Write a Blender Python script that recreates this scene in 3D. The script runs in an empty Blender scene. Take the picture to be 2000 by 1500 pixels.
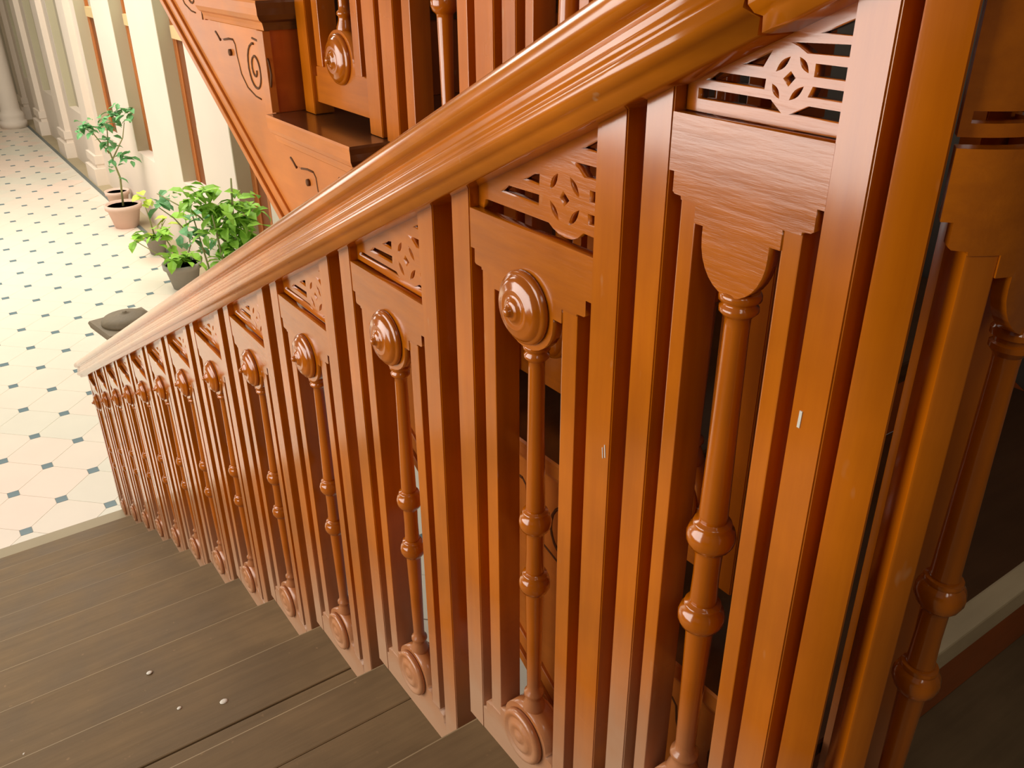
import bpy, bmesh, math, random
from mathutils import Vector, Matrix
random.seed(7)
PI = math.pi
S = bpy.context.scene
COL = S.collection

# ---------------------------------------------------------------- camera, world, lights, exposure
P, R = .30, .1412                       # baluster pitch along the flight, fall per pitch
CAMF, CAZ, CPI, CRO = 1695.37, 35.0966, 27.2794, -.3467
CPOS = Vector((-.4561, -.3265, .3385))
def make_camera():
    az, pi_, ro = map(math.radians, (CAZ, CPI, CRO))
    f = Vector((math.sin(az)*math.cos(pi_), math.cos(az)*math.cos(pi_), -math.sin(pi_)))
    r = Vector((math.cos(az), -math.sin(az), 0)); u = r.cross(f)
    r2 = r*math.cos(ro)+u*math.sin(ro); u2 = -r*math.sin(ro)+u*math.cos(ro)
    cd = bpy.data.cameras.new('camera'); cd.sensor_width = 36; cd.lens = CAMF/2000*36
    cd.clip_start = .02; cd.clip_end = 200
    o = bpy.data.objects.new('camera', cd); COL.objects.link(o)
    m = Matrix((r2, u2, -f)).transposed().to_4x4(); m.translation = CPOS
    o.matrix_world = m
    S.camera = o
make_camera()
S.view_settings.view_transform = 'Standard'; S.view_settings.look = 'None'
S.view_settings.gamma = 1; S.view_settings.use_curve_mapping = False
S.view_settings.exposure = 0
w = bpy.data.worlds.new('world'); S.world = w; w.use_nodes = True
w.node_tree.nodes['Background'].inputs[0].default_value = (1, .93, .84, 1)
w.node_tree.nodes['Background'].inputs[1].default_value = .11
def area(name, loc, look, sx, sy, power, col=(1, .95, .88)):
    l = bpy.data.lights.new(name, 'AREA'); l.shape = 'RECTANGLE'; l.size = sx; l.size_y = sy
    l.energy = power; l.color = col
    o = bpy.data.objects.new(name, l); COL.objects.link(o); o.location = loc
    o.rotation_euler = (Vector(look)-Vector(loc)).to_track_quat('-Z', 'Y').to_euler()
    return o
area('courtyard_skylight', (-.1, 8.6, 2.6), (-.1, 8.6, -2.3), 3.2, 6.5, 400, (1, .93, .82))
area('stair_window', (-2.3, 1.9, .25), (0, 1.9, .2), 3.4, 1.5, 90, (1, .95, .88))
area('low_wall_fill', (-1.7, 8.8, -.3), (1.6, 8.0, -2.1), 3.4, 1.6, 62, (1, .94, .86))  # added fill light without a known opening, brightens the foot of the hall wall
area('back_window', (-1.05, -1.55, 1.25), (.1, .6, -.2), .5, .9, 5, (1, .93, .84))
area('back_window', (-.1, -1.55, 1.25), (.3, .6, -.2), .5, .9, 5, (1, .93, .84))

# ---------------------------------------------------------------- materials
def srgb(r, g, b):
    f = lambda c: (c/255/12.92) if c/255 <= .04045 else ((c/255+.055)/1.055)**2.4
    return (f(r), f(g), f(b), 1)
def new_mat(name):
    m = bpy.data.materials.new(name); m.use_nodes = True
    nt = m.node_tree; return m, nt, nt.nodes['Principled BSDF']
def N(nt, t, **k):
    n = nt.nodes.new(t)
    for a, v in k.items():
        if a.startswith('i_'): n.inputs[a[2:].replace('_', ' ')].default_value = v
        else: setattr(n, a, v)
    return n
def wood(name, base, dark, rough=.3, grain=(30, 30, 2.2), amount=.5, dust=None, bump=.12, wear=.25, spec=.5, coat=.85):
    m, nt, b = new_mat(name); L = nt.links.new
    tc = N(nt, 'ShaderNodeTexCoord'); mp = N(nt, 'ShaderNodeMapping'); mp.inputs['Scale'].default_value = grain
    L(tc.outputs['Object'], mp.inputs[0])
    n1 = N(nt, 'ShaderNodeTexNoise'); n1.inputs['Scale'].default_value = 2.2; n1.inputs['Detail'].default_value = 6; n1.inputs['Roughness'].default_value = .62
    L(mp.outputs[0], n1.inputs['Vector'])
    n2 = N(nt, 'ShaderNodeTexNoise'); n2.inputs['Scale'].default_value = 7; n2.inputs['Detail'].default_value = 4
    L(tc.outputs['Object'], n2.inputs['Vector'])
    cr = N(nt, 'ShaderNodeValToRGB'); cr.color_ramp.elements[0].position = .32; cr.color_ramp.elements[1].position = .68
    L(n1.outputs[0], cr.inputs[0])
    cr.color_ramp.elements[0].color = dark; cr.color_ramp.elements[1].color = base
    mx = N(nt, 'ShaderNodeMixRGB'); mx.inputs[0].default_value = amount; mx.inputs[1].default_value = base
    L(cr.outputs[0], mx.inputs[2]); out = mx.outputs[0]
    # broad tone shifts in the varnish
    r2 = N(nt, 'ShaderNodeMapRange'); r2.inputs[1].default_value = .35; r2.inputs[2].default_value = .7
    r2.inputs[3].default_value = .82; r2.inputs[4].default_value = 1.1; L(n2.outputs[0], r2.inputs[0])
    hs = N(nt, 'ShaderNodeHueSaturation'); L(out, hs.inputs['Color']); L(r2.outputs[0], hs.inputs['Value']); out = hs.outputs[0]
    rin = None
    if dust:      # scuffed, dusty feet of the uprights: real wear, stays with the wood
        sx = N(nt, 'ShaderNodeSeparateXYZ'); L(tc.outputs['Object'], sx.inputs[0])
        mr = N(nt, 'ShaderNodeMapRange'); mr.inputs[1].default_value = dust[0]; mr.inputs[2].default_value = dust[1]
        mr.inputs[3].default_value = dust[2]; mr.inputs[4].default_value = 0; L(sx.outputs[2], mr.inputs[0])
        n3 = N(nt, 'ShaderNodeTexNoise'); n3.inputs['Scale'].default_value = 26; L(tc.outputs['Object'], n3.inputs['Vector'])
        ml = N(nt, 'ShaderNodeMath', operation='MULTIPLY_ADD'); L(n3.outputs[0], ml.inputs[0]); ml.inputs[1].default_value = .5; ml.inputs[2].default_value = .75
        m2 = N(nt, 'ShaderNodeMath', operation='MULTIPLY', use_clamp=True); L(mr.outputs[0], m2.inputs[0]); L(ml.outputs[0], m2.inputs[1])
        dm = N(nt, 'ShaderNodeMixRGB'); L(m2.outputs[0], dm.inputs[0]); L(out, dm.inputs[1]); dm.inputs[2].default_value = srgb(186, 143, 110)
        out = dm.outputs[0]; rin = m2.outputs[0]
    # small pale scuffs
    v = N(nt, 'ShaderNodeTexNoise'); v.inputs['Scale'].default_value = 60; v.inputs['Detail'].default_value = 2
    mp2 = N(nt, 'ShaderNodeMapping'); mp2.inputs['Scale'].default_value = (1, 1, .35); L(tc.outputs['Object'], mp2.inputs[0]); L(mp2.outputs[0], v.inputs['Vector'])
    vr = N(nt, 'ShaderNodeMapRange'); vr.inputs[1].default_value = .72; vr.inputs[2].default_value = .8; vr.inputs[4].default_value = wear
    L(v.outputs[0], vr.inputs[0])
    vm = N(nt, 'ShaderNodeMixRGB'); L(vr.outputs[0], vm.inputs[0]); L(out, vm.inputs[1]); vm.inputs[2].default_value = srgb(205, 165, 120)
    L(vm.outputs[0], b.inputs['Base Color'])
    rr = N(nt, 'ShaderNodeMapRange'); rr.inputs[3].default_value = rough*.8; rr.inputs[4].default_value = rough*1.35
    L(n2.outputs[0], rr.inputs[0])
    if rin:
        ra = N(nt, 'ShaderNodeMath', operation='MULTIPLY_ADD'); L(rin, ra.inputs[0]); ra.inputs[1].default_value = .35; L(rr.outputs[0], ra.inputs[2]); L(ra.outputs[0], b.inputs['Roughness'])
    else: L(rr.outputs[0], b.inputs['Roughness'])
    b.inputs['Specular IOR Level'].default_value = spec
    b.inputs['Coat Weight'].default_value = coat
    if rin:
        cw = N(nt, 'ShaderNodeMath', operation='MULTIPLY_ADD', use_clamp=True); L(rin, cw.inputs[0]); cw.inputs[1].default_value = -coat; cw.inputs[2].default_value = coat; L(cw.outputs[0], b.inputs['Coat Weight'])
    b.inputs['Coat Roughness'].default_value = .13
    bp = N(nt, 'ShaderNodeBump'); bp.inputs['Strength'].default_value = bump; bp.inputs['Distance'].default_value = .002
    L(n1.outputs[0], bp.inputs['Height']); L(bp.outputs[0], b.inputs['Normal'])
    return m
def plain(name, col, rough=.7, var=.06, scale=3, spec=.3, bump=0):
    m, nt, b = new_mat(name); L = nt.links.new
    tc = N(nt, 'ShaderNodeTexCoord'); n = N(nt, 'ShaderNodeTexNoise'); n.inputs['Scale'].default_value = scale; n.inputs['Detail'].default_value = 5
    L(tc.outputs['Object'], n.inputs['Vector'])
    mr = N(nt, 'ShaderNodeMapRange'); mr.inputs[1].default_value = .3; mr.inputs[2].default_value = .7; mr.inputs[3].default_value = 1-var; mr.inputs[4].default_value = 1+var
    L(n.outputs[0], mr.inputs[0]); hs = N(nt, 'ShaderNodeHueSaturation'); hs.inputs['Color'].default_value = col
    L(mr.outputs[0], hs.inputs['Value']); L(hs.outputs[0], b.inputs['Base Color'])
    b.inputs['Roughness'].default_value = rough; b.inputs['Specular IOR Level'].default_value = spec
    if bump:
        bp = N(nt, 'ShaderNodeBump'); bp.inputs['Strength'].default_value = bump; bp.inputs['Distance'].default_value = .003
        L(n.outputs[0], bp.inputs['Height']); L(bp.outputs[0], b.inputs['Normal'])
    return m
OR, ORD = (.62, .158, .0015, 1), (.46, .098, .001, 1)
M = {}
M['wood'] = wood('varnished_teak', OR, ORD, .17, dust=(-.50, -.24, 1.25))
M['plate'] = wood('varnished_teak_cross_grain', OR, (.40, .09, .002, 1), .20, grain=(30, 3.5, 34), amount=.55, dust=(-.50, -.34, 1.25), bump=.3)
M['turned'] = wood('turned_teak', (.55, .135, .002, 1), ORD, .16, dust=(-.48, -.28, .9))
M['wood_up'] = wood('clean_teak', OR, ORD, .25, coat=.4)
M['plate_up'] = wood('clean_teak_cross_grain', OR, (.40, .09, .002, 1), .28, grain=(30, 3.5, 34), amount=.55, coat=.4)
M['turned_up'] = wood('clean_turned_teak', (.55, .135, .002, 1), ORD, .16)
M['rail'] = wood('handrail_teak', (.66, .18, .002, 1), (.52, .125, .001, 1), .20, grain=(26, 2, 26), wear=.6, bump=.04)
M['string'] = wood('string_teak', (.66, .20, .02, 1), (.52, .14, .012, 1), .42, grain=(20, 3, 22), coat=.12)
M['riser'] = wood('riser_teak', (.48, .085, .004, 1), (.36, .06, .003, 1), .35, grain=(3, 20, 22))
M['tread'] = wood('worn_tread', (.23, .150, .070, 1), (.16, .105, .048, 1), .6, grain=(2.2, 26, 26), amount=.6, wear=.25, bump=.3, spec=.35, coat=0)
M['tread_up'] = wood('varnished_tread', (.13, .05, .014, 1), (.09, .03, .008, 1), .32, grain=(2.2, 26, 26), amount=.6, wear=.1)
M['edge'] = wood('worn_nosing', (.75, .58, .34, 1), (.6, .45, .25, 1), .6, grain=(2, 20, 20), amount=.5, wear=.2)
M['edge_d'] = wood('worn_tread_edge', (.36, .26, .13, 1), (.26, .18, .09, 1), .6, grain=(2, 20, 20), coat=0)
M['stone'] = plain('pale_stone_step', srgb(170, 155, 125), .6)
M['wall'] = plain('cream_plaster', (.78, .68, .57, 1), .85, .03, 1.5)
M['wall_d'] = plain('shaded_plaster', (.50, .44, .33, 1), .85, .04, 1.5)  # darker copy of the cream plaster, shade put into its colour
M['jamb'] = plain('shaded_jamb_plaster', (.52, .47, .32, 1), .85, .03, 1.5)  # shade on the far reveals is put into this darker plaster colour
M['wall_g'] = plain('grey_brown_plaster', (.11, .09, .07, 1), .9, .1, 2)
M['shutter'] = plain('orange_shutter_wood', (.48, .16, .04, 1), .5, .06, 5)
M['shutter_d'] = plain('brown_shutter_panel', (.22, .07, .02, 1), .5, .06, 5)
M['beam'] = plain('yellow_lintel_paint', (.68, .50, .25, 1), .7)
M['pane'] = plain('frosted_pane', (.55, .58, .50, 1), .3, .04)
M['inset'] = plain('blue_grey_inset', (.13, .20, .22, 1), .35, .15, 4)
M['border'] = plain('dark_border_stone', (.14, .16, .15, 1), .5)
M['pot'] = plain('terracotta', (.72, .52, .42, 1), .8)
M['pot_g'] = plain('grey_pot', (.35, .32, .27, 1), .8)
M['soil'] = plain('dark_soil', (.03, .04, .05, 1), .9)
M['stem'] = plain('plant_stem', (.30, .30, .12, 1), .7)
M['leaf_a'] = plain('leaf_blue_green', (.16, .42, .16, 1), .5, .25, 3)
M['leaf_b'] = plain('leaf_bright_green', (.30, .60, .06, 1), .5, .25, 3)
M['leaf_c'] = plain('leaf_yellow_green', (.55, .72, .10, 1), .5, .2, 3)
M['newel'] = wood('newel_wood', (.25, .19, .11, 1), (.17, .13, .07, 1), .6, coat=0)
M['groove_shade'] = plain('carved_groove_shade', (.13, .045, .008, 1), .7)  # dark colour stands in for the shade inside carved grooves
M['fleck'] = plain('white_paint', (.75, .7, .6, 1), .6)
M['crack'] = plain('dark_crack', (.02, .012, .008, 1), .9)
def tile_mat():
    m, nt, b = new_mat('floor_tile'); L = nt.links.new
    oi = N(nt, 'ShaderNodeNewGeometry'); ob = N(nt, 'ShaderNodeObjectInfo')
    n = N(nt, 'ShaderNodeTexNoise'); n.inputs['Scale'].default_value = 1.1; n.inputs['Detail'].default_value = 1
    L(ob.outputs['Location'], n.inputs['Vector'])
    cr = N(nt, 'ShaderNodeValToRGB'); cr.color_ramp.elements[0].position = .42; cr.color_ramp.elements[1].position = .56
    cr.color_ramp.elements[0].color = (.72, .68, .56, 1); cr.color_ramp.elements[1].color = (.82, .67, .55, 1)
    L(n.outputs[0], cr.inputs[0])
    n2 = N(nt, 'ShaderNodeTexNoise'); n2.inputs['Scale'].default_value = 4; n2.inputs['Detail'].default_value = 6; L(oi.outputs['Position'], n2.inputs['Vector'])
    mr = N(nt, 'ShaderNodeMapRange'); mr.inputs[3].default_value = .94; mr.inputs[4].default_value = 1.05; L(n2.outputs[0], mr.inputs[0])
    hs = N(nt, 'ShaderNodeHueSaturation'); L(cr.outputs[0], hs.inputs['Color']); L(mr.outputs[0], hs.inputs['Value']); L(hs.outputs[0], b.inputs['Base Color'])
    b.inputs['Roughness'].default_value = .35; b.inputs['Specular IOR Level'].default_value = .4
    return m
M['tile'] = tile_mat()
M['grout'] = plain('tile_grout', (.70, .64, .53, 1), .8)

# ---------------------------------------------------------------- mesh helpers
def link(name, me, mat, parent=None):
    if isinstance(me, bmesh.types.BMesh):
        bm = me; me = bpy.data.meshes.new(name); bmesh.ops.recalc_face_normals(bm, faces=bm.faces); sm = all(f.smooth for f in bm.faces); bm.to_mesh(me); bm.free()
        if sm: me.set_sharp_from_angle(angle=math.radians(28))
    if mat is not None and not me.materials: me.materials.append(M[mat])
    o = bpy.data.objects.new(name, me); COL.objects.link(o)
    if parent: o.parent = parent
    return o
def empty(name, loc=(0, 0, 0), rz=0, label=None, cat=None, group=None):
    o = bpy.data.objects.new(name, None); COL.objects.link(o); o.location = loc; o.rotation_euler = (0, 0, rz)
    o.empty_display_size = .05
    if label: o['label'] = label
    if cat: o['category'] = cat
    if group: o['group'] = group
    return o
def tag(o, label, cat, group=None):
    o['label'] = label; o['category'] = cat
    if group: o['group'] = group
    return o
def struct(o): o['kind'] = 'structure'; return o
def add_box(bm, x0, x1, y0, y1, z0, z1, bev=0):
    vs = [bm.verts.new((x, y, z)) for x in (x0, x1) for y in (y0, y1) for z in (z0, z1)]
    fs = [bm.faces.new([vs[i] for i in q]) for q in ((0, 1, 3, 2), (4, 6, 7, 5), (0, 4, 5, 1), (2, 3, 7, 6), (0, 2, 6, 4), (1, 5, 7, 3))]
    if bev:
        es = list({e for f in fs for e in f.edges})
        bmesh.ops.bevel(bm, geom=es, offset=bev, segments=2, affect='EDGES', profile=.6)
    return vs
def box(x0, x1, y0, y1, z0, z1, bev=0):
    bm = bmesh.new(); add_box(bm, x0, x1, y0, y1, z0, z1, bev); return bm
def prism(pts, x0, x1, bev=0):
    """polygon in (y,z), extruded along x"""
    bm = bmesh.new(); n = len(pts)
    a = [bm.verts.new((x0, p[0], p[1])) for p in pts]; b = [bm.verts.new((x1, p[0], p[1])) for p in pts]
    bm.faces.new(a); bm.faces.new(b[::-1])
    for i in range(n): bm.faces.new((a[i], b[i], b[(i+1) % n], a[(i+1) % n]))
    if bev: bmesh.ops.bevel(bm, geom=[e for e in bm.edges], offset=bev, segments=1, affect='EDGES')
    return bm
def lathe(prof, seg=24, axis='z', c=(0, 0, 0)):
    bm = bmesh.new(); rings = []
    for r, t in prof:
        ring = []
        for i in range(seg):
            a = 2*PI*i/seg; u, v = r*math.cos(a), r*math.sin(a)
            co = (c[0]+u, c[1]+v, c[2]+t) if axis == 'z' else (c[0]+t, c[1]+u, c[2]+v)
            ring.append(bm.verts.new(co))
        rings.append(ring)
    for a, b in zip(rings, rings[1:]):
        for i in range(seg): bm.faces.new((a[i], a[(i+1) % seg], b[(i+1) % seg], b[i]))
    bm.faces.new(rings[0][::-1]); bm.faces.new(rings[-1])
    for f in bm.faces: f.smooth = len(f.verts) == 4
    return bm
def tube(pts, r, seg=6):
    bm = bmesh.new(); rings = []
    for i, p in enumerate(pts):
        p = Vector(p); d = (Vector(pts[min(i+1, len(pts)-1)])-Vector(pts[max(i-1, 0)])).normalized()
        a = d.cross(Vector((.3, .2, .9))).normalized(); b = d.cross(a)
        rr = r[i] if isinstance(r, (list, tuple)) else r
        rings.append([bm.verts.new(p+(a*math.cos(2*PI*k/seg)+b*math.sin(2*PI*k/seg))*rr) for k in range(seg)])
    for a, b in zip(rings, rings[1:]):
        for i in range(seg): bm.faces.new((a[i], a[(i+1) % seg], b[(i+1) % seg], b[i])).smooth = True
    bm.faces.new(rings[0][::-1]); bm.faces.new(rings[-1]); return bm
def shape(outer, holes, x0, x1):
    """flat panel with real holes in the (s,h) plane, x0..x1 thick"""
    cu = bpy.data.curves.new('c', 'CURVE'); cu.dimensions = '2D'; cu.fill_mode = 'BOTH'; cu.extrude = abs(x1-x0)/2
    for poly in [outer]+holes:
        sp = cu.splines.new('POLY'); sp.points.add(len(poly)-1)
        for i, (s, h) in enumerate(poly): sp.points[i].co = (s, h, 0, 1)
        sp.use_cyclic_u = True
    ob = bpy.data.objects.new('c', cu); COL.objects.link(ob)
    dg = bpy.context.evaluated_depsgraph_get(); me = bpy.data.meshes.new_from_object(ob.evaluated_get(dg))
    bpy.data.objects.remove(ob); bpy.data.curves.remove(cu)
    bm = bmesh.new(); bm.from_mesh(me); bpy.data.meshes.remove(me)
    bmesh.ops.remove_doubles(bm, verts=bm.verts, dist=1e-6)
    xm = (x0+x1)/2
    for v in bm.verts: v.co = Vector((xm+v.co.z, v.co.x, v.co.y))
    for f in bm.faces: f.material_index = 0
    return bm
def arc(cx, cy, r, a0, a1, n):
    return [(cx+r*math.cos(math.radians(a0+(a1-a0)*i/n)), cy+r*math.sin(math.radians(a0+(a1-a0)*i/n))) for i in range(n+1)]
def lens(a, b, wd, n=6):
    a, b = Vector(a), Vector(b); d = b-a; nrm = Vector((-d.y, d.x)).normalized()
    top = [a+d*i/n+nrm*wd*math.sin(PI*i/n) for i in range(n+1)]; bot = [a+d*i/n-nrm*wd*math.sin(PI*i/n) for i in range(n-1, 0, -1)]
    return [tuple(p) for p in top+bot]

# ---------------------------------------------------------------- the carved baluster panel
B0, B1, B2, B3 = .130, .0955, .0765, .055
HB = -.496
def plate_poly(sc, up=True, dz=0):
    """stepped plate with a round lobe; right half then left half"""
    b1, n2, n3, lo, g = B1*sc, B2*sc, B3*sc, .0425*sc, .0885*sc
    half = [(b1+.0005, .239), (b1+.0005, .198), (g, .198), (g, .1835), (g-.002, .182), (n2, .1815), (n2-.0005, .179), (n3, .179), (n3, .165), (lo, .165)]
    rr = lo
    lobe = [(rr*math.cos(math.radians(a)), .157+(.037)*math.sin(math.radians(a))) for a in range(0, -181, -12)]
    pts = half+lobe+[(-s, h) for s, h in half[::-1]]
    if not up: pts = [(s, -.257-h) for s, h in pts]     # mirrored about h = -.1285
    return [(s, h+dz) for s, h in pts]
def fret_shape(sc, hs, h0, top, broken=False):
    T = lambda p: (p[0]*sc, (p[1]-.239)*hs+h0)
    if broken:
        low = [(.0955, .239), (.086, .239), (.0845, .2475), (.080, .2487), (-.0197, .2492)]+arc(-.0415, .263, .0225, 318-360+0, 222-360, 6)[0:0]
        low += [(-.026, .2455), (-.035, .2425), (-.044, .2412), (-.053, .2418), (-.061, .245), (-.0687, .2515), (-.0955, .2507)]
    else: low = [(.0955, .2400), (-.0955, .2400)]
    out = [T(p) for p in low]
    n = 6
    out += [(-B1*sc+2*B1*sc*i/n, top(-B1*sc+2*B1*sc*i/n)) for i in range(n+1)]
    H = []
    if not broken:
        H.append([(.0885, .2475), (.0885, .2540), (-.0135, .2540), (-.0235, .2475)])
        H.append([(-.057, .2475), (-.089, .2475), (-.089, .2540), (-.069, .2540)])
    H += [[(.057, .2615), (.045, .2700), (-.0050, .2715), (-.0045, .2615)],
          [(.0203, .2804), (.0045, .2885), (-.0055, .2905), (-.0050, .2800)],
          [(-.0480, .3100), (-.089, .3110), (-.089, .3000), (-.0673, .2993), (-.060, .3055)],
          [(-.0620, .3225), (-.089, .3225), (-.089, .3365)],
          [(-.0755, .2800), (-.0755, .2905), (-.089, .2905), (-.089, .2800)],
          [(-.0750, .2605), (-.0735, .2700), (-.089, .2700), (-.089, .2605)],
          [(-.0395, .2825), (-.0485, .2755), (-.0415, .2685), (-.0350, .2757)],
          lens((-.0321, .2965), (-.0208, .2800), .0034), lens((-.0484, .2965), (-.0622, .2805), .0034),
          lens((-.0208, .2700), (-.0347, .2535), .0034), lens((-.0625, .2705), (-.0481, .2535), .0034)]
    return shape(out, [[T(p) for p in h] for h in H], .012, .022)
BAL = [(.0125, .1225), (.0140, .1200), (.0140, .1160), (.0110, .1145), (.0110, .1120), (.0130, .1105), (.0130, .1070), (.0108, .1045), (.0088, .1020), (.0085, .095),
       (.0092, .03), (.0108, -.0730), (.0112, -.0775), (.0104, -.0783), (.0104, -.0790), (.0140, -.0797), (.0147, -.0818), (.0143, -.0838), (.0168, -.0868), (.0184, -.0925), (.0181, -.0985), (.0158, -.1040), (.0122, -.1068), (.0110, -.1085),
       (.0104, -.112), (.0100, -.135), (.0106, -.1600), (.0110, -.1635), (.0103, -.1643), (.0103, -.1650), (.0140, -.1657), (.0147, -.1678), (.0143, -.1698), (.0168, -.1728), (.0184, -.1785), (.0181, -.1845), (.0158, -.1900), (.0122, -.1928), (.0112, -.1945),
       (.0108, -.198), (.0098, -.25), (.0085, -.340), (.0088, -.349), (.0120, -.3520), (.0125, -.3560), (.0100, -.3590), (.0105, -.3640), (.0140, -.3740), (.0145, -.3800), (.0130, -.3840)]
ROS = [(.0370, 0), (.0372, -.0030), (.0355, -.0060), (.0335, -.0062), (.0325, -.0075), (.0300, -.0105), (.0265, -.0125), (.0220, -.0128), (.0205, -.0140), (.0190, -.0143), (.0160, -.0135), (.0120, -.0145), (.0105, -.0170), (.0085, -.0180),
       (.0055, -.0182), (.0050, -.0215), (.0035, -.0240), (.0012, -.0248)]
def rosette(sc, h, side, r=1):
    prof = [(a*sc*r, t*side) for a, t in ROS]
    return lathe(prof, 32, 'x', (0 if side > 0 else .0125, 0, h))
def scroll(sc, h, side):
    """lower boss: raised oval ring with a coiled groove"""
    x = -.0002 if side > 0 else .0292
    prof = [(.0370, 0), (.0372, -.005), (.034, -.0085), (.030, -.0085), (.0275, -.0060), (.024, -.0060), (.021, -.0090), (.015, -.0100), (.012, -.0080), (.009, -.0080), (.006, -.0105), (.002, -.0110)]
    return lathe([(a*sc, t*side) for a, t in prof], 28, 'x', (x, 0, h))
def bend(bm, rho, cx, cy, phi0):
    """wrap local (x,s,h) around a vertical cylinder; front face at radius rho"""
    ss = [v.co.y for v in bm.verts]; lo, hi = min(ss), max(ss)
    st = math.radians(3)*rho; k = math.ceil(lo/st)
    while k*st < hi:
        bmesh.ops.bisect_plane(bm, geom=bm.verts[:]+bm.edges[:]+bm.faces[:], plane_co=(0, k*st, 0), plane_no=(0, 1, 0)); k += 1
    for v in bm.verts:
        ph = phi0-v.co.y/rho; r = rho-v.co.x
        v.co = Vector((cx-r*math.cos(ph), cy-r*math.sin(ph), v.co.z))
    for fc in bm.faces: fc.smooth = True
    return bm
def fret_narrow(top):
    g = lambda x, y: (-.0191-(x-965)*1.0e-4, .2585-(y-620)*7.5e-5+(x-965)*.22*7.5e-5)
    e = .0660
    out = [(e, .2290), (-e, .2290)]+[(-e+2*e*i/6, top(-e+2*e*i/6)) for i in range(7)]
    H = [[(.0560, .2375), (.0560, .2448), (-.0068, .2448), (-.0165, .2375)],
         [(.0500, .2503), (.0400, .2568), (-.0012, .2568), (-.0008, .2503)],
         [(.0196, .2635), (-.0040, .2745), (.0022, .2635)],
         [(-.0165, .2800), (-.0610, .2820), (-.0610, .2750), (-.0300, .2745), (-.0230, .2780)],
         [(-.0370, .2865), (-.0610, .2968), (-.0610, .2865)],
         [(-.0370, .2695), (-.0610, .2695), (-.0610, .2617), (-.0370, .2617)],
         [(-.0372, .2562), (-.0610, .2562), (-.0610, .2495), (-.0345, .2495)],
         [(-.0220, .2375), (-.0360, .2445), (-.0610, .2445), (-.0610, .2375)],
         [g(970, 555), g(1012, 615), g(965, 680), g(918, 610)],
         lens(g(955, 440), g(855, 550), .0022), lens(g(1023, 450), g(1103, 585), .0022), lens(g(838, 645), g(907, 775), .0022), lens(g(1082, 685), g(983, 790), .0022)]
    H = [h for h in H]
    return shape(out, H, .012, .022)
def unit(name, sc, rail_top, label, bent=None, broken=False, hs=1, h0=.239, discs=True, dz=0, stsc=None, foot=(HB, HB), narrow=False, bx=.0145, sr=None, domed=False):
    t = empty(name, (0, 0, 0), 0, label, 'baluster', 'carved baluster panels of the staircase')
    f = (lambda b: bend(b, *bent)) if bent else (lambda b: b)
    q = stsc or 1
    b0 = B1*sc+.0345*q
    bv = .0012
    for sg, ft in ((1, foot[0]), (-1, foot[1])):
        a, c = sorted((sg*B1*sc, sg*b0) if not sr else (sg*sr[0], sg*sr[1]))
        bm = bmesh.new(); vs = add_box(bm, 0, .036, a, c, ft, 0, 0)
        for v in vs:
            if v.co.z == 0: v.co.z = rail_top(v.co.y)
        bmesh.ops.bevel(bm, geom=bm.edges[:], offset=bv, segments=2, affect='EDGES')
        link('stile', f(bm), 'wood', t)
    for sg in (1, -1):
        a, c = sorted((sg*B3*sc, sg*B2*sc))
        link('slat', f(box(.002, .033, a, c, -.437+dz, .180+dz, .001)), 'wood', t)
    for up, nm in ((True, 'upper_plate'), (False, 'lower_plate')):
        link(nm, f(shape(plate_poly(sc, up, dz), [], .0008, .0125 if up else .029)), 'plate', t)
    link('fret_panel', fret_narrow(rail_top) if narrow else f(fret_shape(sc, hs, h0, rail_top, broken)), 'plate', t)
    rz = 1 if sc > .9 else 1.12
    link('turned_baluster', f(lathe([(r*rz, z+dz) for r, z in BAL], 20, 'z', (bx, 0, 0))), 'turned', t)
    if discs:
        for side in (1, -1): link('rosette', f(rosette(sc**.5, .163+dz, side)), 'turned', t)
    for side in (1, -1):
        if domed: link('rosette', f(lathe([(a*sc**.5, k*side) for a, k in ROS], 32, 'x', (0 if side > 0 else .029, 0, -.420+dz))), 'turned', t)
        else: link('scroll_boss', f(scroll(sc**.5, -.420+dz, side)), 'plate', t)
    if domed:
        for c in t.children: c.data.materials[0] = M[{'wood': 'wood_up', 'plate': 'plate_up', 'turned': 'turned_up'}[{v.name: k for k, v in M.items()}[c.data.materials[0].name]]]
    return t
def copy_tree(o, parent=None):
    c = o.copy(); COL.objects.link(c); c.parent = parent
    for ch in list(o.children): copy_tree(ch, c)
    return c
SL = R/P
rt = lambda s: .309-SL*s
ordn = ['first', 'second', 'third', 'fourth', 'fifth', 'sixth', 'seventh', 'eighth', 'ninth', 'tenth', 'eleventh', 'twelfth']
u1 = unit('baluster_panel', 1, rt, 'carved baluster panel with broken-out fretwork bottom and the largest round boss', broken=True)
u1.location = (0, P, -R)
u2 = unit('baluster_panel', 1, rt, 'x')
for k in range(2, 13):
    o = u2 if k == 2 else copy_tree(u2)
    o.location = (0, k*P, -k*R)
    o['label'] = ('carved baluster panel with a round boss, %s one downhill from the broken-fretwork panel' % ordn[k-2]) if k < 12 else \
        'last carved baluster panel at the foot of the lower flight, under the handrail end'
# landing end: a narrower panel, then one bent round the turn
Y0 = .0565
u0 = unit('baluster_panel', .70, lambda s: .309-SL*(Y0+s), 'narrow baluster panel with a plain lobed plate lacking its boss, under the rail joint', hs=.78, h0=.2285, discs=False, dz=-.0105, stsc=.80, narrow=True)
u0.location = (0, Y0, 0)
RHO, ACX, ACY = .0895, .0895, -.028
um = unit('baluster_panel', .944, lambda s: .40, 'curved baluster panel on the landing turn, at the right edge of the picture', bent=(.078, .078, -.030, math.radians(103)), discs=False, stsc=.95, dz=-.004, h0=.238, bx=.0085, sr=(.0939, .1212))

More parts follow.
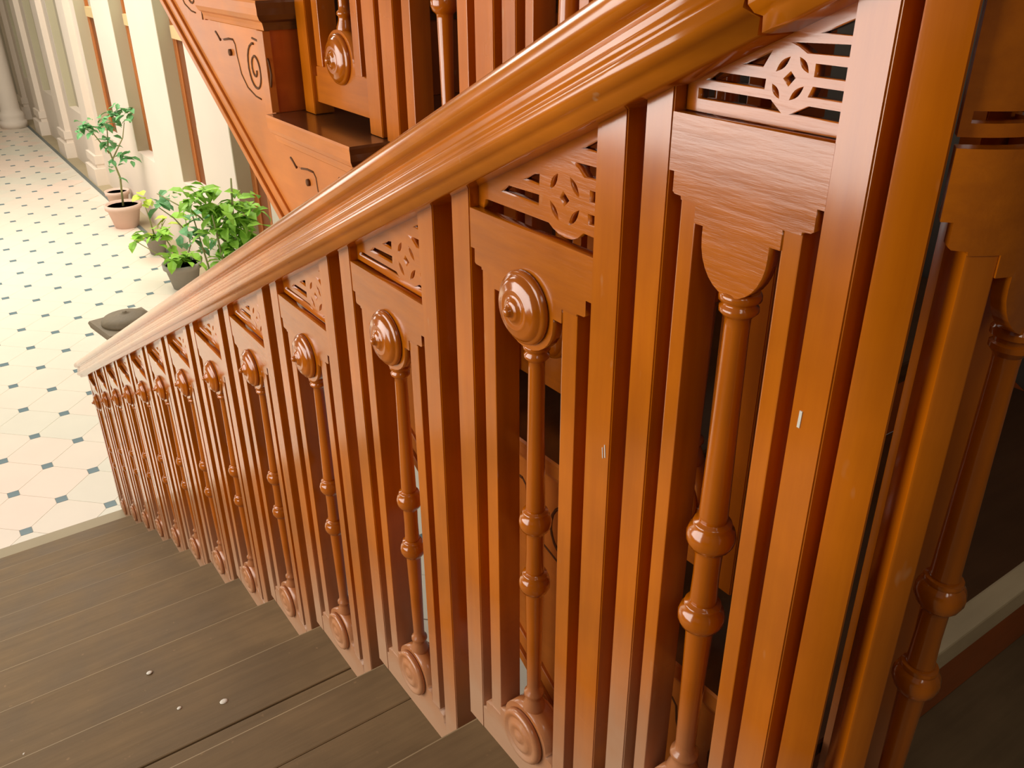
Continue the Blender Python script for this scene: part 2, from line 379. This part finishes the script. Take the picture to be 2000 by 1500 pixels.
# upper flight units, turned to face the other way
UX = .179
def uz(y): return .59+(y-.996)*.49
uu = unit('baluster_panel', 1.06, rt, 'upper flight baluster panel standing on the moulded step, round boss at its foot', foot=(-.5165, -.5165), stsc=1.15, domed=True)
uu['group'] = 'carved baluster panels of the staircase'
uu.rotation_euler = (0, 0, PI); uu.location = (UX, .996, uz(.996))
for y, lb in ((.70, 'upper flight baluster panel, next downhill from the one on the moulded step'),
              (1.296, 'upper flight baluster panel, next above the one on the moulded step')):
    o = copy_tree(uu); o.location = (UX, y, uz(y)); o['label'] = lb
un = unit('baluster_panel', .70, rt, 'narrow upper flight baluster panel, second downhill from the one on the moulded step', stsc=.8, domed=True)
un.rotation_euler = (0, 0, PI); un.location = (UX, .448, uz(.448))
o = copy_tree(un); o.location = (UX, .221, uz(.221)); o['label'] = 'narrow upper flight baluster panel beside the landing turn, behind the plain lobed panel'

# ---------------------------------------------------------------- handrail
PROF = [(-.012, 0), (-.020, .001), (-.0215, .010), (-.026, .013), (-.0315, .018), (-.0325, .024), (-.030, .029), (-.026, .0315), (-.0275, .034), (-.0285, .0375), (-.0265, .0405),
        (-.0255, .0425), (-.0265, .0455), (-.0252, .0485), (-.0240, .0500), (-.0240, .0525), (-.0300, .0545), (-.0345, .0590), (-.0360, .0655), (-.0345, .0730), (-.0290, .0800), (-.0190, .0845), (-.004, .0865), (.0145, .0870)]
PROF = PROF+[(.029-u, v) for u, v in PROF[-2::-1]]
PC = .0145
def rail_piece(path, name, parent):
    """path: list of (x,y,z,tangent angle) ; profile u measured towards the outer side"""
    bm = bmesh.new(); rings = []
    for (x, y, z, nx, ny) in path:
        rings.append([bm.verts.new((x+nx*(u-PC), y+ny*(u-PC), z+v)) for u, v in PROF])
    n = len(PROF)
    for a, b in zip(rings, rings[1:]):
        for i in range(n):
            f = bm.faces.new((a[i], a[(i+1) % n], b[(i+1) % n], b[i])); f.smooth = True
    bm.faces.new(rings[0][::-1]); bm.faces.new(rings[-1])
    o = link(name, bm, 'rail', parent)
    return o
hr = empty('handrail', (0, 0, 0), 0, 'long moulded orange wooden handrail with a rounded top, running down the whole lower flight', 'handrail')
zl = lambda y: .3035-SL*y
JY = .036
def straight(y0, y1, n=14): return [(PC, y0+(y1-y0)*i/n, zl(y0+(y1-y0)*i/n), 1, 0) for i in range(n+1)]
def slant(o, y):
    for v in o.data.vertices:
        if abs(v.co.y-y) < .0005:
            d = (v.co.z-zl(y))*.22+.002*math.sin(v.co.z*400); v.co.y += d; v.co.z -= d*SL
slant(rail_piece(straight(JY+.0014, 3.80, 30), 'rail_section', hr), JY+.0014)
pth = straight(JY-.0014, ACY, 3)
ze = uz(ACY)+.303
for i in range(1, 25):
    ph = PI*i/24; rr = RHO-PC
    t = i/24; LN = PI*rr; zz = (2*t**3-3*t*t+1)*zl(ACY)+(t**3-2*t*t+t)*SL*LN+(3*t*t-2*t**3)*ze+(t**3-t*t)*.49*LN
    pth.append((ACX-rr*math.cos(ph), ACY-rr*math.sin(ph), zz, math.cos(ph), math.sin(ph)))
slant(rail_piece(pth, 'wreath_section', hr), JY-.0014)
rail_piece([(UX-PC, ACY+(2.2-ACY)*i/20, uz(ACY+(2.2-ACY)*i/20)+.303, -1, 0) for i in range(1, 21)], 'rail_section', hr)

# ---------------------------------------------------------------- lower flight
fl = empty('staircase', (-.6, 2, -2.33), 0, 'dusty dark wooden stair flight going down to the tiled hall beside the carved balustrade', 'stairs')
fl.location = (0, 0, 0)
XW = -1.35
for j in range(0, 13):
    z = HB-R*j; yn = .115+P*j; yb = yn-P-.012
    yc = {2: .619, 3: .872}.get(j, yn-.17+random.uniform(-.03, .03))
    mt = 'tread' if j < 12 else 'stone'
    if j == 0: continue
    g = .0008 if j != 3 else .0015
    link('tread_board', box(XW, .052, yb, yc-g, z-.026, z, .0012), mt, fl)
    link('tread_board', box(XW, .052, yc+g, yn, z-.026+.0005, z+(.0008 if j % 2 else -.0006), .003), mt, fl)
    fb = [c for c in COL.objects if c.parent == fl][-1]
    if j < 12:
        fb.data.materials.append(M['edge_d'])
        for p_ in fb.data.polygons:
            if p_.normal.y > .2 and p_.normal.z > .2: p_.material_index = 1
    link('riser', box(XW, .045, yn-.032, yn-.016, z-R+.0005, z-.026), 'tread', fl)
sp = []
for j in range(1, 13): sp += [(.115+P*(j-1)-.012, HB-R*j-.027), (.115+P*j-.014, HB-R*j-.027)]
sp = [(.085, HB-.15)]+sp+[(.115+P*12-.014, -2.328), (3.2, -2.328), (.085, HB-.55)]
link('string_board', prism(sp, .046, .070), 'string', fl)
link('string_board', prism(sp, XW-.03, XW), 'string', fl)
for (x, y, j, r) in ((-.228, .933, 3, .0065), (-.30, .965, 3, .0038), (-.306, 1.245, 4, .0055), (-.55, 1.02, 3, .002), (-.21, 1.11, 4, .002)):
    b_ = lathe([(r, 0), (r*.8, .0012), (r*.3, .0016)], 9); 
    for v in b_.verts: v.co.x *= 1.2
    c_ = link('paint_fleck', b_, 'fleck', fl); c_.location = (x, y, HB-R*j+.001)
# landing
ld = empty('stair_landing', (0, 0, 0), 0, 'dark wooden landing floor at the turn of the staircase, under the curved panel', 'landing')
yy = -1.59
while yy < .11:
    y1 = min(yy+.145, .115)
    x1 = .99 if yy < -.13 else .052
    y1b = y1 if yy >= -.13 else min(y1, -.128)
    link('floor_board', box(XW, x1, yy+.001, y1b-.001, HB-.03, HB, .0015), 'tread', ld); yy = y1b
for ya, yb in ((-.127, .0),): link('floor_board', box(.14, .99, ya, yb, HB-.03, HB, .0015), 'tread', ld)
link('fascia', box(.052, .14, -.14, -.128, HB-.22, HB-.001), 'riser', ld)
link('joist_casing', box(XW, .99, -1.59, -.142, HB-.22, HB-.031), 'riser', ld)

# ---------------------------------------------------------------- upper flight
uf = empty('staircase', (0, 0, 0), 0, 'polished orange upper stair flight with moulded step ends and scroll brackets above the handrail', 'stairs')
TR = [(-.019, -.346), (.265, -.207), (.550, -.067), (.834, .0725), (1.136, .2500), (1.436, .372), (1.736, .514), (2.036, .656)]
XN, XS, XR = .078, .098, .99
def nosing_mesh(y0, y1):
    """tread with a moulded nosing along its end and its front"""
    pr = [(0, 0), (-.001, -.004), (.000, -.012), (.0, -.022), (.004, -.030), (.010, -.034), (.012, -.040), (.013, -.046)]
    bm = bmesh.new(); rings = []
    for o_, z in pr:
        rings.append([bm.verts.new(c) for c in ((XR, y0+o_, z), (XN+o_, y0+o_, z), (XN+o_, y1, z), (XR, y1, z))])
    for a, b in zip(rings, rings[1:]):
        for i in range(4): bm.faces.new((a[i], b[i], b[(i+1) % 4], a[(i+1) % 4]))
    bm.faces.new(rings[0]); bm.faces.new(rings[-1][::-1])
    return bm
for i, (y0, z) in enumerate(TR):
    y1 = TR[i+1][0]+.018 if i+1 < len(TR) else y0+.31
    o = link('tread', nosing_mesh(y0, y1), 'tread_up', uf); o.location.z = z
    o.data.materials.append(M['string'])
    for p in o.data.polygons:
        if p.normal.x < -.3: p.material_index = 1
    if i == 0:
        e = link('worn_edge', box(.2, XR-.01, y0-.004, y0+.024, z-.030, z+.0012, .003), 'edge', uf); e['label'] = 'pale worn front edge of the lowest step'
    zb = TR[i-1][1] if i else HB
    link('riser', box(XS+.004, XR, y0+.018, y0+.032, zb+.0005, z-.046), 'riser', uf)
# string: sawtooth top, raking lower edge
LE = lambda y: -.099+.625*(y-1.209)
sw = []
for i, (y0, z) in enumerate(TR):
    y1 = TR[i+1][0]+.023 if i+1 < len(TR) else y0+.31
    sw += [(y0+.023, z-.047), (y1, z-.047)]
sp2 = [(-.001, LE(.0)+.1)]+sw+[(sw[-1][0], LE(sw[-1][0])), (-.001, LE(0))]
sp2[0] = (sw[0][0], LE(0))
link('string_board', prism([(max(y, -.001), z) for y, z in sp2[:-1]], XS, .145), 'string', uf)
# beads along the raking lower edge
def rake(o0, o1, x0, x1, nm):
    ya, yb = .0, 2.3
    return link(nm, prism([(ya, LE(ya)+o0), (yb, LE(yb)+o0), (yb, LE(yb)+o1), (ya, LE(ya)+o1)], x0, x1, .001), 'string', uf)
rake(-.004, .012, XS-.010, .150, 'edge_bead'); rake(.014, .040, XS-.005, XS+.002, 'edge_fillet')
link('soffit', prism([(.0, LE(0)+.01), (2.3, LE(2.3)+.01), (2.3, LE(2.3)+.03), (0, LE(0)+.03)], .145, XR), 'riser', uf)
# scroll brackets
def bracket(i):
    y0, z = TR[i]; y1 = TR[i+1][0]
    W = lambda L: [(y0+a*(y1-y0)/.302, z+b*.97) for a, b in L]
    outl = W([(.018, -.048), (.292, -.048), (.292, -.058), (.262, -.066), (.247, -.078), (.223, -.076), (.176, -.075), (.168, -.081), (.165, -.103), (.155, -.132), (.131, -.153), (.095, -.164), (.060, -.170), (.030, -.176), (.018, -.176)])
    br = link('scroll_bracket', prism(outl, XS-.0055, XS+.001, .0008), 'string', uf)
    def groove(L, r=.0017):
        link('groove', tube([(XS-.0053, a, b) for a, b in W(L)], r*1.15, 6), 'groove_shade', br)  # dark tube drawn in place of a shaded cut
    groove([(.176, -.0745), (.168, -.082), (.165, -.103), (.155, -.132), (.131, -.153), (.095, -.164), (.070, -.166)], .0014)
    groove([(.078, -.064), (.050, -.067), (.030, -.080), (.013, -.097), (.009, -.117), (.016, -.135), (.030, -.160)])
    groove([(.269, -.067), (.258, -.073), (.247, -.081)]); groove([(.226, -.078), (.200, -.0745), (.176, -.0745)])
    groove([(.030, -.160), (.030, -.176)])
    pts = []
    for k in range(38):
        a = math.radians(100-k*17); r = .046*(1-k/44)
        pts.append((.080+r*.80*math.cos(a), -.116+r*.95*math.sin(a)))
    groove(pts, .0020)
    c = W([(.213, -.100)])[0]; link('peg_hole', lathe([(.006, 0), (.006, -.004), (.003, -.005)], 10, 'x', (XS, c[0], c[1])), 'groove_shade', br)  # dark stub stands in for the shaded hole
    # front pilaster strip under the nosing
    link('corner_strip', box(XS-.009, XS+.004, y0+.0165, y0+.046, TR[i-1][1]+.001 if i else z-.2, z-.047, .001), 'string', uf)
for i in range(0, 7): bracket(i)
link('wall_string', prism([(0, HB), (2.6, .95), (2.6, .78), (.05, -.60)], XR, XR+.03), 'riser', uf)

# ---------------------------------------------------------------- hall floor
ZF = -2.33
fo = struct(empty('floor', (0, 0, ZF)))
def sub(o, **k):
    for a, v in k.items(): o[a] = v
    return o
link('floor_bed', box(-6, 1.62, -2, 17.5, -.10, -.004), 'grout', fo)
T = .2028; DY = 4.831; DX = -.4185
HD = .027
def tile_bm():
    a = T-.0009
    c = HD+.0009
    pts = [(a, c-0), (a-0, -c)]
    # square of half diagonal T turned 45 deg, its four corners cut flat by the insets
    p = [(a-c, c), (a-c, -c), (c, -(a-c)), (-c, -(a-c)), (-(a-c), -c), (-(a-c), c), (-c, a-c), (c, a-c)]
    bm = bmesh.new()
    lo = [bm.verts.new((x, y, -.008)) for x, y in p]; hi = [bm.verts.new((x, y, -.001)) for x, y in p]; tp = [bm.verts.new((x*.996, y*.996, 0)) for x, y in p]
    n = len(p)
    for A, B in ((lo, hi), (hi, tp)):
        for i in range(n): bm.faces.new((A[i], A[(i+1) % n], B[(i+1) % n], B[i]))
    bm.faces.new(tp); return bm
tile_me = bpy.data.meshes.new('tile'); b_ = tile_bm(); bmesh.ops.recalc_face_normals(b_, faces=b_.faces); b_.to_mesh(tile_me); b_.free(); tile_me.materials.append(M['tile'])
ins_me = bpy.data.meshes.new('inset'); b_ = box(-HD, HD, -HD, HD, -.008, .0004); bmesh.ops.recalc_face_normals(b_, faces=b_.faces); b_.to_mesh(ins_me); b_.free(); ins_me.materials.append(M['inset'])
cam_m = S.camera.matrix_world.inverted()
def visible(x, y, mrg=60):
    c = cam_inv @ Vector((x, y, ZF))
    if c.z >= 0: return False
    px, py = 1000+CAMF*c.x/-c.z, 750-CAMF*c.y/-c.z
    return -mrg < px < 560 and -mrg < py < 1150
bpy.context.view_layer.update(); cam_inv = S.camera.matrix_world.inverted()
spots_t, spots_i = [], []
for i in range(-30, 12):
    for j in range(-12, 66):
        if (i+j) % 2: continue
        x, y = DX+T*i, DY+T*j
        if x > 1.40 or x < -5.9 or y > 17.2 or y < -1.9: continue
        spots_i.append((x, y))
        for (tx, ty) in ((x+T, y),):
            if tx < 1.36: spots_t.append((tx, ty))
def place(spots, me, nm, lim, hd):
    vis = sorted([s for s in spots if visible(*s)], key=lambda s: s[1]); near = vis[:lim]; ns = set(near)
    rest = [s for s in spots if s not in ns]
    for s in near:
        o = bpy.data.objects.new(nm, me); COL.objects.link(o); o.parent = fo; o.location = (s[0], s[1], 0)
    bm = bmesh.new()
    for s in rest:
        if nm == 'tile':
            a, c = T-.0015, HD+.0009
            p = [(a-c, c), (a-c, -c), (c, -(a-c)), (-c, -(a-c)), (-(a-c), -c), (-(a-c), c), (-c, a-c), (c, a-c)]
            tp = [bm.verts.new((s[0]+x, s[1]+y, 0)) for x, y in p]; lo = [bm.verts.new((s[0]+x, s[1]+y, -.006)) for x, y in p]
            bm.faces.new(tp[::-1])
            for i in range(8): bm.faces.new((tp[i], tp[(i+1) % 8], lo[(i+1) % 8], lo[i]))
        else:
            add_box(bm, s[0]-HD, s[0]+HD, s[1]-HD, s[1]+HD, -.008, .0004)
    o = link(nm+'_field', bm, None, fo); o.data.materials.append(M[nm if nm == 'tile' else 'inset']); o['kind'] = 'stuff'
place(spots_t, tile_me, 'tile', 290, HD)
place(spots_i, ins_me, 'inset', 290, HD)
link('border_strip', box(1.415, 1.455, 4.2, 17.3, -.01, .0015), 'border', fo)
link('border_slab', box(1.456, 1.62, 4.2, 17.3, -.01, .001), 'stone', fo)

# ---------------------------------------------------------------- hall wall with its openings
XWALL = 1.6
ops = [(5.52, 6.20, ZF, -.40, 'door'), (7.00, 7.70, -1.60, -.40, 'w'), (8.62, 9.26, -1.60, -.40, 'w'), (10.05, 10.95, -1.66, -.42, 'w'), (11.92, 12.70, -1.62, -.40, 'n'), (13.80, 14.56, -1.64, -.40, 'n'), (15.6, 16.2, -1.64, -.4, 'n')]
bm = bmesh.new(); y = 3.9
for (a, b_, z0, z1, k) in ops:
    add_box(bm, XWALL, 1.95, y, a, ZF, 2.6); 
    if z0 > ZF: add_box(bm, XWALL, 1.95, a, b_, ZF, z0)
    y = b_
add_box(bm, XWALL, 1.95, y, 17.5, ZF, 2.6)
struct(link('wall_right', bm, 'wall'))
bm = bmesh.new()
for (a, b_, z0, z1, k) in ops: add_box(bm, XWALL+.0, 1.95, a, b_, .55, 2.6)
struct(link('trim_1', bm, 'wall'))
wn = 0
for n_, (a, b_, z0, z1, k) in enumerate(ops):
    wn += 1
    nm = 'door_1' if k == 'door' else 'window_%d' % (wn-1)
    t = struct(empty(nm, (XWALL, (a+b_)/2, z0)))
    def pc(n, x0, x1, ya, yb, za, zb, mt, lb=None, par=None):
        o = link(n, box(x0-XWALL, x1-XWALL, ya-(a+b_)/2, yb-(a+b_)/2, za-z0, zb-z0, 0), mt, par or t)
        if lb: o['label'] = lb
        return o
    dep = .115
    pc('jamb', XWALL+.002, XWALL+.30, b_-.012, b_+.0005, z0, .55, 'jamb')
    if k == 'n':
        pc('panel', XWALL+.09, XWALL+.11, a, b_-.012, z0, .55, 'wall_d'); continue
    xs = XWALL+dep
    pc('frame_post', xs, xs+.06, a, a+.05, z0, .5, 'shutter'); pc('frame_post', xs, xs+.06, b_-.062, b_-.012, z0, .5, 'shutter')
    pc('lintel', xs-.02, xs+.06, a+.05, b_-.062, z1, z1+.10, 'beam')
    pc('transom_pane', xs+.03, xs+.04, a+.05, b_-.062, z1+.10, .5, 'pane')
    md = (a+b_)/2-.006
    for (ya, yb) in ((a+.05, md-.004), (md+.004, b_-.062)):
        lf = pc('shutter_leaf', xs+.012, xs+.030, ya, yb, z0, z1, 'shutter_d')
        for (y2, y3) in ((ya, ya+.05), (yb-.05, yb)):
            pc('shutter_stile', xs+.002, xs+.012, y2, y3, z0, z1, 'shutter', None, t)
    pc('latch', xs-.012, xs+.004, md-.03, md+.03, z0+.45, z0+.53, 'beam')
# pilasters with bases
for n_, yc in enumerate((11.38, 13.2, 15.1, 16.7)):
    wd = .20
    bm = bmesh.new(); add_box(bm, 1.53, 1.6, yc-wd, yc+wd, ZF+.35, 2.6)
    add_box(bm, 1.50, 1.6, yc-wd-.03, yc+wd+.03, ZF+.25, ZF+.35); add_box(bm, 1.47, 1.6, yc-wd-.05, yc+wd+.05, ZF, ZF+.20); add_box(bm, 1.515, 1.6, yc-wd-.02, yc+wd+.02, ZF+.20, ZF+.25)
    struct(link('trim_%d' % (n_+2), bm, 'wall'))
bm = lathe([(.20, 0), (.20, .10), (.17, .12), (.19, .17), (.17, .22), (.145, .25), (.14, .30), (.125, 4.9)], 28)
c1 = link('column', bm, 'wall'); c1.location = (1.25, 15.9, ZF); tag(c1, 'round pale column with a moulded base near the far end of the hall', 'column')
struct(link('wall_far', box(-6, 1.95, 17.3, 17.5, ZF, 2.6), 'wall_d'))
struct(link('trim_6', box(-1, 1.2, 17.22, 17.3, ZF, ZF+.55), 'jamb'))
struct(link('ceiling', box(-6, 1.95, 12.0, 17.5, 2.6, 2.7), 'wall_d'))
# walls round the stairwell
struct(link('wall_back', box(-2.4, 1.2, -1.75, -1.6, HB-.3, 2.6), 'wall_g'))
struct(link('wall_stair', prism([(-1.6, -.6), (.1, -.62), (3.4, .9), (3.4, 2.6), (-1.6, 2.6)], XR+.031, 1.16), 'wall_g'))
struct(link('wall_left_unseen', box(-2.5, -2.4, -1.75, 3.7, ZF, .05), 'wall_g'))  # unseen stub, added so low reflections in the balusters stay dark

# ---------------------------------------------------------------- newel post at the foot
nw = empty('newel_post', (.245, 3.90, ZF+.03), .15, 'square brown newel post with a domed cap, behind the lower end of the handrail', 'newel post')
link('shaft', box(-.055, .055, -.055, .055, .18, .86, .006), 'newel', nw)
link('base_block', box(-.075, .075, -.075, .075, -.03, .18, .008), 'newel', nw)
bm = bmesh.new()
for (hw, z) in ((.055, .86), (.070, .875), (.075, .895), (.105, .925), (.128, .955), (.132, .985), (.120, .995)):
    pass
pr = [(.055, .85), (.070, .872), (.074, .90), (.100, .93), (.128, .965), (.134, .99), (.128, 1.0)]
rings = [[bm.verts.new((sx*h, sy*h, z)) for sx, sy in ((1, 1), (-1, 1), (-1, -1), (1, -1))] for h, z in pr]
for A, B in zip(rings, rings[1:]):
    for i in range(4): bm.faces.new((A[i], A[(i+1) % 4], B[(i+1) % 4], B[i]))
bm.faces.new(rings[0][::-1]); bm.faces.new(rings[-1]); link('cap', bm, 'newel', nw)
link('cap_dome', lathe([(.112, 1.0), (.112, 1.012), (.100, 1.026), (.075, 1.036), (.03, 1.044), (.012, 1.046), (.010, 1.052), (.004, 1.054)], 28), 'newel', nw)

# ---------------------------------------------------------------- potted plants by the wall
def leaf_mesh(l, wd):
    bm = bmesh.new()
    mid = [(0, 0, 0), (l*.35, 0, l*.06), (l*.7, 0, l*.04), (l, 0, -l*.10)]
    ws = (0, wd*.5, wd*.40, 0)
    mv = [bm.verts.new(p) for p in mid]
    for sg in (1, -1):
        ev = [bm.verts.new((mid[i][0], sg*ws[i], mid[i][2]+wd*.12)) for i in (1, 2)]
        bm.faces.new((mv[0], mv[1], ev[0])); bm.faces.new((mv[1], mv[2], ev[1], ev[0])); bm.faces.new((mv[2], mv[3], ev[1]))
    me = bpy.data.meshes.new('leaf'); bm.to_mesh(me); bm.free(); return me
def pot(t, r, h, mat, par='pot'):
    link('pot', lathe([(r*.68, 0), (r*.95, h*.8), (r*1.06, h*.8), (r*1.08, h), (r*.96, h), (r*.93, h*.9)], 22), mat, t)
    link('soil', lathe([(r*.92, h*.86), (r*.92, h*.90)], 18), 'soil', t)
def plant(name, loc, label, pr, ph, pm, stems, leaves, lmat, ll, lw, seed):
    rnd = random.Random(seed)
    t = empty(name, loc, 0, label, 'plant', None)
    pot(t, pr, ph, pm)
    me = leaf_mesh(ll, lw); me.materials.append(M[lmat])
    for (pts, r0) in stems:
        n = len(pts); link('stem', tube(pts, [r0*(1-.6*i/(n-1)) for i in range(n)], 6), 'stem', t)
    for (c, rad, cnt) in leaves:
        for _ in range(cnt):
            d = Vector((rnd.gauss(0, 1), rnd.gauss(0, 1), rnd.gauss(0, 1))).normalized()*rnd.uniform(.3, 1)
            o = bpy.data.objects.new('leaf', me); COL.objects.link(o); o.parent = t
            o.location = Vector(c)+Vector((d.x*rad[0], d.y*rad[1], d.z*rad[2]))
            o.rotation_euler = (rnd.uniform(-.6, .6), rnd.uniform(-.3, .9), rnd.uniform(0, 2*PI))
            k = rnd.uniform(.75, 1.25); o.scale = (k, k, k)
    return t
plant('potted_plant', (1.34, 9.20, ZF), 'tall thin potted plant with pale green leaf clusters, leftmost along the wall', .17, .24, 'pot',
      [([(0, 0, .2), (.03, 0, .5), (-.02, .02, .8), (.02, .03, 1.05)], .012), ([(-.02, .02, .75), (-.12, .05, .95), (-.2, .1, 1.02)], .008), ([(0, .0, .7), (.12, -.06, .9), (.16, -.08, 1.05)], .008)],
      [((-.17, .1, 1.02), (.14, .14, .09), 26), ((.02, 0, 1.08), (.12, .12, .10), 26), ((.15, -.1, 1.15), (.13, .13, .12), 26), ((.0, 0, .85), (.08, .08, .14), 14), ((.12, -.1, .72), (.10, .10, .08), 10), ((.0, -.02, .62), (.05, .05, .12), 8)], 'leaf_a', .10, .055, 3)
p2 = empty('flower_pot', (1.45, 9.95, ZF), 0, 'small empty dark-mouthed pot standing just behind the leftmost potted plant', 'pot'); pot(p2, .12, .2, 'pot')
plant('potted_plant', (1.30, 7.05, ZF), 'low leafy bright green potted plant whose leaves spread just above the handrail', .15, .22, 'pot_g',
      [([(0, 0, .15), (-.05, .05, .35), (-.1, .1, .5)], .010), ([(0, 0, .15), (.1, .0, .35), (.12, .1, .55)], .008), ([(0, 0, .15), (-.15, -.0, .3), (-.3, .2, .42)], .008)],
      [((0, 0, .28), (.17, .17, .10), 30), ((-.10, .10, .44), (.10, .10, .09), 14), ((.12, .1, .56), (.07, .07, .06), 5), ((-.28, .2, .42), (.1, .1, .05), 7)], 'leaf_b', .12, .075, 5)
plant('potted_plant', (1.36, 8.12, ZF), 'small potted plant with a few yellow-green leaves, next to the tall thin plant', .10, .17, 'pot_g',
      [([(0, 0, .12), (-.02, 0, .35), (-.04, 0, .5)], .008), ([(0, 0, .12), (.08, 0, .25), (.12, 0, .3)], .006)],
      [((-.03, 0, .52), (.05, .05, .05), 6), ((-.12, -.1, .22), (.07, .07, .03), 4), ((.12, 0, .3), (.08, .08, .06), 4)], 'leaf_c', .13, .10, 9)
plant('potted_plant', (1.22, 5.25, ZF), 'big bushy green potted plant in front of the brown shuttered doorway', .19, .30, 'pot',
      [([(0, 0, .25), (.04, .02, .6), (.02, 0, 1.0), (.05, 0, 1.3)], .016), ([(.02, 0, .8), (-.15, .15, 1.05), (-.35, .3, 1.2)], .009), ([(0, 0, .4), (-.1, -.05, .8), (-.12, -.05, 1.1)], .012)],
      [((.02, 0, 1.05), (.21, .21, .18), 130), ((.04, -.02, .85), (.19, .19, .15), 90), ((-.16, .10, 1.2), (.16, .16, .12), 34), ((.12, -.05, .60), (.16, .16, .12), 30)], 'leaf_b', .11, .060, 11)
plant('potted_plant', (1.16, 5.72, ZF), 'potted plant with dark blue-green loose leaves against the white wall, left of the bushy one', .14, .24, 'pot',
      [([(0, 0, .2), (.0, .0, .6), (-.05, 0, 1.0)], .010), ([(0, 0, .7), (-.15, .1, .95), (-.25, .2, 1.05)], .007)],
      [((-.03, 0, .85), (.16, .2, .22), 30), ((-.2, .15, 1.08), (.15, .15, .08), 12), ((.02, -.05, .55), (.10, .10, .12), 8)], 'leaf_a', .10, .060, 13)
# paint chips on the near stiles
def chip(par, y, z, ln, wd, tilt=0):
    b = box(-.0006, .0004, -wd/2, wd/2, -ln/2, ln/2); o = link('paint_chip', b, 'fleck', par); o.location = (0, y, z); o.rotation_euler = (tilt, 0, 0)
chip(u0, -.075, .045, .0130, .0022, .03)
chip(u1, -.124, .063, .013, .0010, -.1); chip(u1, -.121, .060, .011, .0008, -.1)
